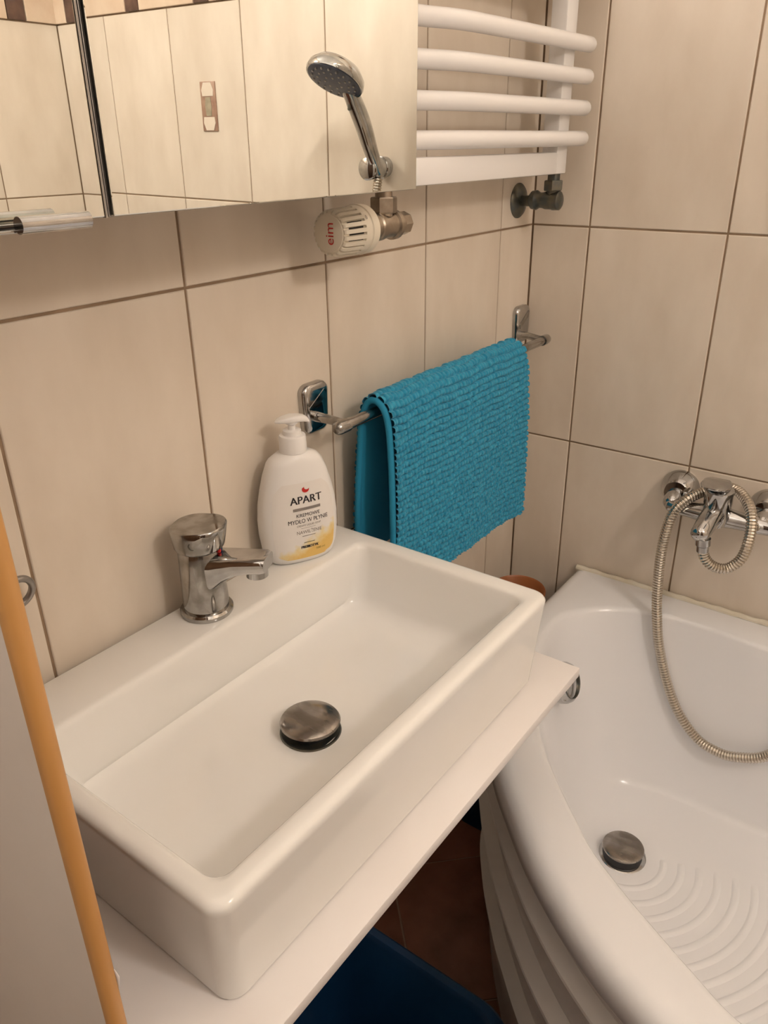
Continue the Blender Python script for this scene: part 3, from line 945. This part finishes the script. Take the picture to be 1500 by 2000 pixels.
def prof_at(s):
    s = min(max(s, 0), LT)
    lo, hi = 0, len(cum) - 1
    while hi - lo > 1:
        m = (lo + hi) // 2
        if cum[m] <= s: lo = m
        else: hi = m
    t = (s - cum[lo]) / max(cum[hi] - cum[lo], 1e-9)
    p = prof[lo].lerp(prof[hi], t)
    d = (prof[hi] - prof[lo]).normalized()
    return p, d


NS, NX = 620, 370
ROW, NUB = 0.0092, 0.0078
rowph = [random.random() for _ in range(200)]
rowj = [[random.random() for _ in range(120)] for _ in range(200)]
verts = []
faces = []


def towel_pt(s, x, disp):
    p, d = prof_at(s)
    nrm = Vector((0, d.z, -d.y))       # outward (away from the rod)
    drop = max(0.0, (s - 0.30) / (LT - 0.30))
    u = (x - TX0) / (TX1 - TX0)
    wav = 0.0035 * math.sin(u * 9.0 + 0.8) * drop - 0.004 * drop * u
    q = p + nrm * disp
    if q.y < -0.07: q.y += wav
    q.x = x + 0.006 * drop * (0.4 - u)
    q.z -= 0.012 * drop * u * u
    return q


for i in range(NS + 1):
    s = LT * i / NS
    for j in range(NX + 1):
        x = TX0 + (TX1 - TX0) * j / NX
        sw = s + 0.0010 * math.sin(x * 40 + s * 25) + 0.0006 * math.sin(x * 110 + 2 + s * 60)
        r = int(sw / ROW) % 200
        fr = sw / ROW - math.floor(sw / ROW)
        rowh = max(0.0, 1 - (2 * fr - 1) ** 4) ** 0.5
        xx = (x - TX0) / NUB + rowph[r]
        c = int(xx) % 120
        fx = xx - math.floor(xx)
        nub = 0.40 + 0.60 * max(0.0, 1 - (2 * fx - 1) ** 4) ** 0.5
        hgt = 0.0098 * rowh * nub * (0.80 + 0.30 * rowj[r][c])
        verts.append(towel_pt(s, x, 0.0035 + hgt))
n1 = NX + 1
for i in range(NS):
    for j in range(NX):
        a = i * n1 + j
        faces.append((a, a + 1, a + n1 + 1, a + n1))
me = bpy.data.meshes.new('pile')
me.from_pydata([tuple(v) for v in verts], [], faces)
for p in me.polygons: p.use_smooth = True
pile = obj('chenille_pile', me, M_towel, towel)
# backing cloth
bm = B()
rg = [[towel_pt(LT * i / 80, TX0 + (TX1 - TX0) * j / 30, 0.0) for j in range(31)] for i in range(81)]
rg2 = [[towel_pt(LT * i / 80, TX0 + (TX1 - TX0) * j / 30, 0.0038) for j in range(31)] for i in range(81)]
loft(bm, rg, False, False, closed=False)
loft(bm, rg2, False, False, closed=False)
obj('backing_cloth', bm, M_hem, towel, smooth=60)
for x in (TX0 - 0.001, TX1 + 0.001):
    obj('side_hem', tube(B(), [towel_pt(LT * i / 90, x, 0.0036) for i in range(91)], 0.0046, 10, flat=1.0), M_hem, towel, smooth=60)
for s in (0.002, LT - 0.002):
    obj('end_hem', tube(B(), [towel_pt(s, TX0 + (TX1 - TX0) * j / 30, 0.0030) for j in range(31)], 0.0034, 8), M_hem, towel, smooth=60)

# ------------------------------------------------------------------ bath mixer on the right wall
mx = thing('bath_mixer', 'chrome wall mounted bath mixer with lever above the bathtub', 'tap', (-0.05, -0.41, 0.79))
MYC, MZ = -0.4105, 0.790
for y in (-0.330, -0.4815):
    obj('escutcheon', lathe(B(), [(0.034, 0.0), (0.0345, 0.004), (0.032, 0.012), (0.023, 0.029), (0.021, 0.031), (0.013, 0.032)], (0.0, y, 0.788), (-1, 0, 0), 40), M_chrome, mx)
    obj('connector', tube(B(), [Vector((-0.026, y, 0.786)), Vector((-0.038, y, 0.782)), Vector((-0.050, y, 0.776))], [0.0130, 0.0155, 0.0150], 16, round_ends=True), M_chrome, mx, smooth=60)
pts = [Vector((-0.053, y, 0.774)) for y in (-0.330, -0.345, -0.362, -0.385, -0.41, -0.436, -0.46, -0.478, -0.494)]
obj('mixer_bar', tube(B(), pts, [0.0125, 0.0140, 0.0145, 0.0165, 0.0205, 0.0165, 0.0150, 0.0150, 0.0135], 24, round_ends=True), M_chrome, mx, smooth=60)
obj('cartridge_body', lathe(B(), [(0.018, -0.020), (0.0222, -0.006), (0.0222, 0.020), (0.0230, 0.0215), (0.0230, 0.046), (0.020, 0.048)], (-0.066, MYC, 0.784), (-0.12, 0, 1), 32), M_chrome, mx)
bm = B()
rg = []
for x, zc, hy, hh in ((-0.047, 0.8345, 0.010, 0.003), (-0.052, 0.8360, 0.019, 0.0058), (-0.068, 0.8372, 0.0238, 0.0070), (-0.085, 0.8385, 0.0230, 0.0055), (-0.098, 0.8405, 0.0185, 0.0036), (-0.109, 0.8425, 0.0120, 0.0024), (-0.113, 0.8432, 0.008, 0.0016)):
    rg.append([Vector((x, MYC + 0.006 + p.x, zc + p.y)) for p in rrect(-hy, hy, -hh, hh, hh * 0.9, 0, 4)])
lever = obj('lever', loft(bm, rg), M_chrome, mx, smooth=50)
pts = catmull([Vector((-0.064, MYC, 0.788)), Vector((-0.086, MYC + 0.002, 0.786)), Vector((-0.112, MYC + 0.004, 0.777)), Vector((-0.130, MYC + 0.006, 0.768))], 6)
obj('spout', tube(B(), pts, [0.0195 - 0.0040 * i / (len(pts) - 1) for i in range(len(pts))], 24, round_ends=True), M_chrome, mx, smooth=60)
obj('hose_outlet', lathe(B(), [(0.0122, 0.0), (0.0122, 0.012), (0.0100, 0.014), (0.0100, 0.024)], (-0.1275, MYC + 0.000, 0.7620), (0.02, -0.10, -1), 24), M_chrome, mx)

# shower hose: loops behind the mixer, hangs into the tub and rises to the holder
hp = [(-0.1270, -0.4125, 0.7430), (-0.1250, -0.4180, 0.7260), (-0.1200, -0.4324, 0.7122), (-0.1120, -0.4527, 0.7112), (-0.1040, -0.4693, 0.7304), (-0.0980, -0.4743, 0.7618), (-0.0850, -0.4705, 0.7950), (-0.0650, -0.4560, 0.8140), (-0.0400, -0.4310, 0.8220),
      (-0.0300, -0.4035, 0.8180), (-0.0400, -0.3810, 0.8075), (-0.0640, -0.3605, 0.7965), (-0.0820, -0.3452, 0.7747), (-0.0900, -0.3391, 0.7363), (-0.0950, -0.3385, 0.6872), (-0.1000, -0.3429, 0.6277), (-0.1050, -0.3504, 0.5787), (-0.1100, -0.3640, 0.5197),
      (-0.1170, -0.3897, 0.4543), (-0.1260, -0.4211, 0.4036), (-0.1350, -0.4620, 0.3695), (-0.1410, -0.5010, 0.3621), (-0.1430, -0.5355, 0.3689), (-0.1380, -0.5803, 0.3933), (-0.1220, -0.614, 0.45),
      (-0.106, -0.634, 0.54), (-0.094, -0.645, 0.68), (-0.084, -0.650, 0.86), (-0.072, -0.648, 1.05), (-0.056, -0.640, 1.20), (-0.046, -0.633, 1.292)]
path = catmull([Vector(p) for p in hp], 14)
cl = [0.0]
for a, b in zip(path, path[1:]): cl.append(cl[-1] + (b - a).length)
STEP = 0.00125
pp = []
k = 0
s = 0.0
while s < cl[-1]:
    while cl[k + 1] < s: k += 1
    t = (s - cl[k]) / (cl[k + 1] - cl[k])
    pp.append(path[k].lerp(path[k + 1], t))
    s += STEP
rr = [0.0092 if i % 4 in (0, 1) else (0.0088 if i % 4 == 2 else 0.0074) for i in range(len(pp))]
hose = obj('shower_hose', tube(B(), pp, rr, 12), M_hose, None, smooth=0)
for p in hose.data.polygons: p.use_smooth = False
tag(hose, 'ribbed steel shower hose looping from bath mixer into the bathtub', 'hose')

# hand shower in its wall holder (seen in the mirror)
hold = thing('shower_holder', 'chrome wall holder clasping the hand shower above the bathtub', 'shower holder', (-0.03, -0.651, 1.31))
obj('wall_rosette', lathe(B(), [(0.0190, 0.0), (0.0190, 0.003), (0.017, 0.008), (0.0145, 0.010)], (0, -0.650, 1.309), (-1, 0, 0), 32), M_chrome, hold)
obj('pivot_arm', lathe(B(), [(0.0145, 0.0), (0.0145, 0.010), (0.013, 0.012)], (-0.008, -0.650, 1.309), (-1, 0, 0), 28), M_chrome, hold)
hdir = Vector((-0.043, -0.024, 0.1208)).normalized()
hbase = Vector((-0.0450, -0.6320, 1.2980))
obj('clasp', lathe(B(), [(0.0165, 0.0), (0.0215, 0.002), (0.0215, 0.008), (0.0195, 0.009), (0.0195, 0.040), (0.0215, 0.041), (0.0215, 0.047), (0.017, 0.050)], (-0.014, -0.648, 1.308), (-1, 0, 0), 32), M_chrome, hold)
hs = thing('hand_shower', 'chrome hand shower with dark round spray face in wall holder', 'shower head', tuple(hbase))
hc = Vector((-0.130, -0.663, 1.4640))
hn = Vector((-0.50, -0.06, -0.86)).normalized()
neck = Vector((-0.088, -0.6560, 1.4208))
pts = catmull([hbase, hbase.lerp(neck, 0.33), hbase.lerp(neck, 0.7) + Vector((0.003, 0, 0.0)), neck, neck.lerp(hc, 0.45) - hn * 0.006], 8)
obj('grip', tube(B(), pts, [0.0098 + 0.0062 * math.sin(PI * min(1, 0.02 + i / (len(pts) - 1) * 0.8)) for i in range(len(pts))], 20, round_ends=True), M_chrome, hs, smooth=60)
obj('head_shell', lathe(B(), [(0.0, -0.022), (0.022, -0.0205), (0.042, -0.014), (0.0525, -0.002), (0.0545, 0.008), (0.0530, 0.0125), (0.050, 0.0125)], hc, hn, 44), M_chrome, hs, smooth=60)
face = obj('spray_face', lathe(B(), [(0.0505, 0.0115), (0.0500, 0.0135), (0.034, 0.0160), (0.0, 0.0165)], hc, hn, 44), M_shface, hs, smooth=60)
u_, v_, d_ = frame_of(hn)
for nn, rr_, rs in ((18, 0.041, 0.0022), (13, 0.030, 0.0024), (7, 0.016, 0.0026)):
    for k in range(nn):
        a = 2 * PI * k / nn
        c = hc + (u_ * math.cos(a) + v_ * math.sin(a)) * rr_
        obj('nozzle', lathe(B(), [(rs, 0.0135), (rs, 0.0165), (rs * 0.5, 0.0175)], c, hn, 8), M_grey, face)
ld = (neck - hc); ld = (ld - d_ * ld.dot(d_)).normalized()
obj('spray_lever', tube(B(), [hc + ld * 0.044 + d_ * 0.010, hc + ld * 0.050 + d_ * 0.020, hc + ld * 0.053 + d_ * 0.033], [0.005, 0.0048, 0.0036], 10, round_ends=True), M_gun, hs, smooth=60)

# ------------------------------------------------------------------ small things
hk = thing('wall_hook', 'small grey metal hook on tiles beside the oak edged board', 'hook', (-1.075, -0.02, 0.985))
obj('hook_plate', lathe(B(), [(0.013, 0.0), (0.013, 0.003), (0.009, 0.0055), (0.0, 0.006)], (-1.0665, 0.0, 0.992), (0, -1, 0), 24), M_grey, hk)
pts = [Vector((-1.0665, -0.004, 0.992)), Vector((-1.0665, -0.014, 0.996))] + [Vector((-1.0665 + 0.0155 * math.cos(a), -0.022 - 0.004 * math.sin(a), 0.985 + 0.0155 * math.sin(a))) for a in [math.radians(110 - 20 * k) for k in range(11)]]
obj('hook_loop', tube(B(), catmull(pts, 4), 0.0034, 10, round_ends=True), M_grey, hk, smooth=60)

bn = thing('plastic_basin', 'large dark blue plastic basin on the floor under the shelf', 'basin', (-0.90, -0.23, 0))
zz = 0.236
o = [(-1.035, -0.765, -0.365, -0.105, 0.04, 0.0), (-1.045, -0.755, -0.375, -0.095, 0.05, 0.004), (-1.080, -0.722, -0.408, -0.062, 0.065, zz - 0.010), (-1.092, -0.708, -0.420, -0.052, 0.070, zz - 0.010), (-1.094, -0.705, -0.422, -0.050, 0.072, zz - 0.004),
     (-1.090, -0.709, -0.418, -0.054, 0.070, zz), (-1.080, -0.720, -0.407, -0.064, 0.065, zz), (-1.075, -0.726, -0.402, -0.068, 0.062, zz - 0.006), (-1.042, -0.758, -0.372, -0.098, 0.05, 0.010), (-1.030, -0.770, -0.360, -0.110, 0.04, 0.005)]
obj('tub_wall', loft(B(), [rrect(*p, 8) for p in o]), M_blue, bn, smooth=40)

bx_ = thing('storage_box', 'dark blue upright plastic box behind the bathtub end', 'box', (-0.14, -0.082, 0))
o = [(-0.248, -0.030, -0.128, -0.036, 0.012, 0.0), (-0.254, -0.025, -0.134, -0.030, 0.014, 0.373), (-0.258, -0.021, -0.138, -0.026, 0.016, 0.373), (-0.258, -0.021, -0.138, -0.026, 0.016, 0.384), (-0.254, -0.025, -0.134, -0.030, 0.014, 0.388)]
obj('box_body', loft(B(), [rrect(*p, 5) for p in o]), M_blue, bx_, smooth=40)

pot = thing('orange_pot', 'orange brown plastic pot between bathtub end and tiled wall', 'pot', (-0.124, -0.081, 0.388))
obj('pot_wall', lathe(B(), [(0.0, 0.0), (0.036, 0.0), (0.039, 0.003), (0.0505, 0.152), (0.0540, 0.153), (0.0545, 0.160), (0.0525, 0.163), (0.0495, 0.160), (0.0365, 0.006), (0.0, 0.005)], (-0.124, -0.081, 0.388), n=40, caps=False), M_orange, pot, smooth=50)

# ------------------------------------------------------------------ lamp over the mirror cabinet
lamp = thing('mirror_lamp', 'wall lamp with three small bulbs above the mirror cabinet', 'lamp', (LAMP[0], 0, LAMP[2] + 0.06))
obj('wall_bar', box(B(), LAMP[0] - 0.20, LAMP[0] + 0.20, -0.022, -0.001, LAMP[2] + 0.045, LAMP[2] + 0.085, 0.005), M_chrome, lamp)
for dx in (-0.14, 0.0, 0.14):
    px, py = LAMP[0] + dx, LAMP[1]
    obj('arm', tube(B(), catmull([Vector((px, -0.015, LAMP[2] + 0.065)), Vector((px, -0.06, LAMP[2] + 0.075)), Vector((px, py, LAMP[2] + 0.055))], 5), 0.006, 12), M_chrome, lamp, smooth=60)
    obj('bulb_socket', lathe(B(), [(0.011, 0.0), (0.013, 0.015), (0.011, 0.030)], (px, py, LAMP[2] + 0.026), n=20), M_chrome, lamp)
    obj('added_shade', lathe(B(), [(0.012, 0.050), (0.034, 0.040), (0.046, 0.012), (0.0445, 0.012), (0.033, 0.038), (0.012, 0.048)], (px, py, LAMP[2]), n=28, caps=False), M_white, lamp, smooth=60)  # unseen shade, added to keep bulb light off the ceiling
    L = bpy.data.lights.new('bulb_light', 'POINT')
    L.energy = LAMP_W
    L.color = LAMP_COL
    L.shadow_soft_size = 0.022
    lo = bpy.data.objects.new('bulb_light', L)
    lo.location = (px, py, LAMP[2])
    COL.objects.link(lo)
    lo.parent = lamp
    lo.matrix_parent_inverse = Matrix.Translation((-LAMP[0], 0, -LAMP[2] - 0.06))

# ------------------------------------------------------------------ added fill lamp on the opposite wall (unseen, behind the camera)
gl = thing('fill_lamp', 'added unseen fill lamp on the tiled wall opposite the washbasin', 'lamp', (FILL[0], RY0, FILL[2]))
obj('fill_lamp_base', lathe(B(), [(0.055, 0.0), (0.055, 0.012), (0.045, 0.022), (0.0, 0.024)], (FILL[0], RY0 + 0.001, FILL[2]), (0, 1, 0), 32), M_white, gl)
obj('fill_lamp_holder', lathe(B(), [(0.030, 0.0), (0.030, 0.030)], (FILL[0], RY0 + 0.02, FILL[2]), (0, 1, 0), 28), M_white, gl)
L = bpy.data.lights.new('fill_light', 'POINT')
L.energy = FILL_W
L.color = LAMP_COL
L.shadow_soft_size = 0.075
lo = bpy.data.objects.new('fill_light', L)
lo.location = FILL
COL.objects.link(lo)
lo.parent = gl
lo.matrix_parent_inverse = Matrix.Translation((-FILL[0], -RY0, -FILL[2]))
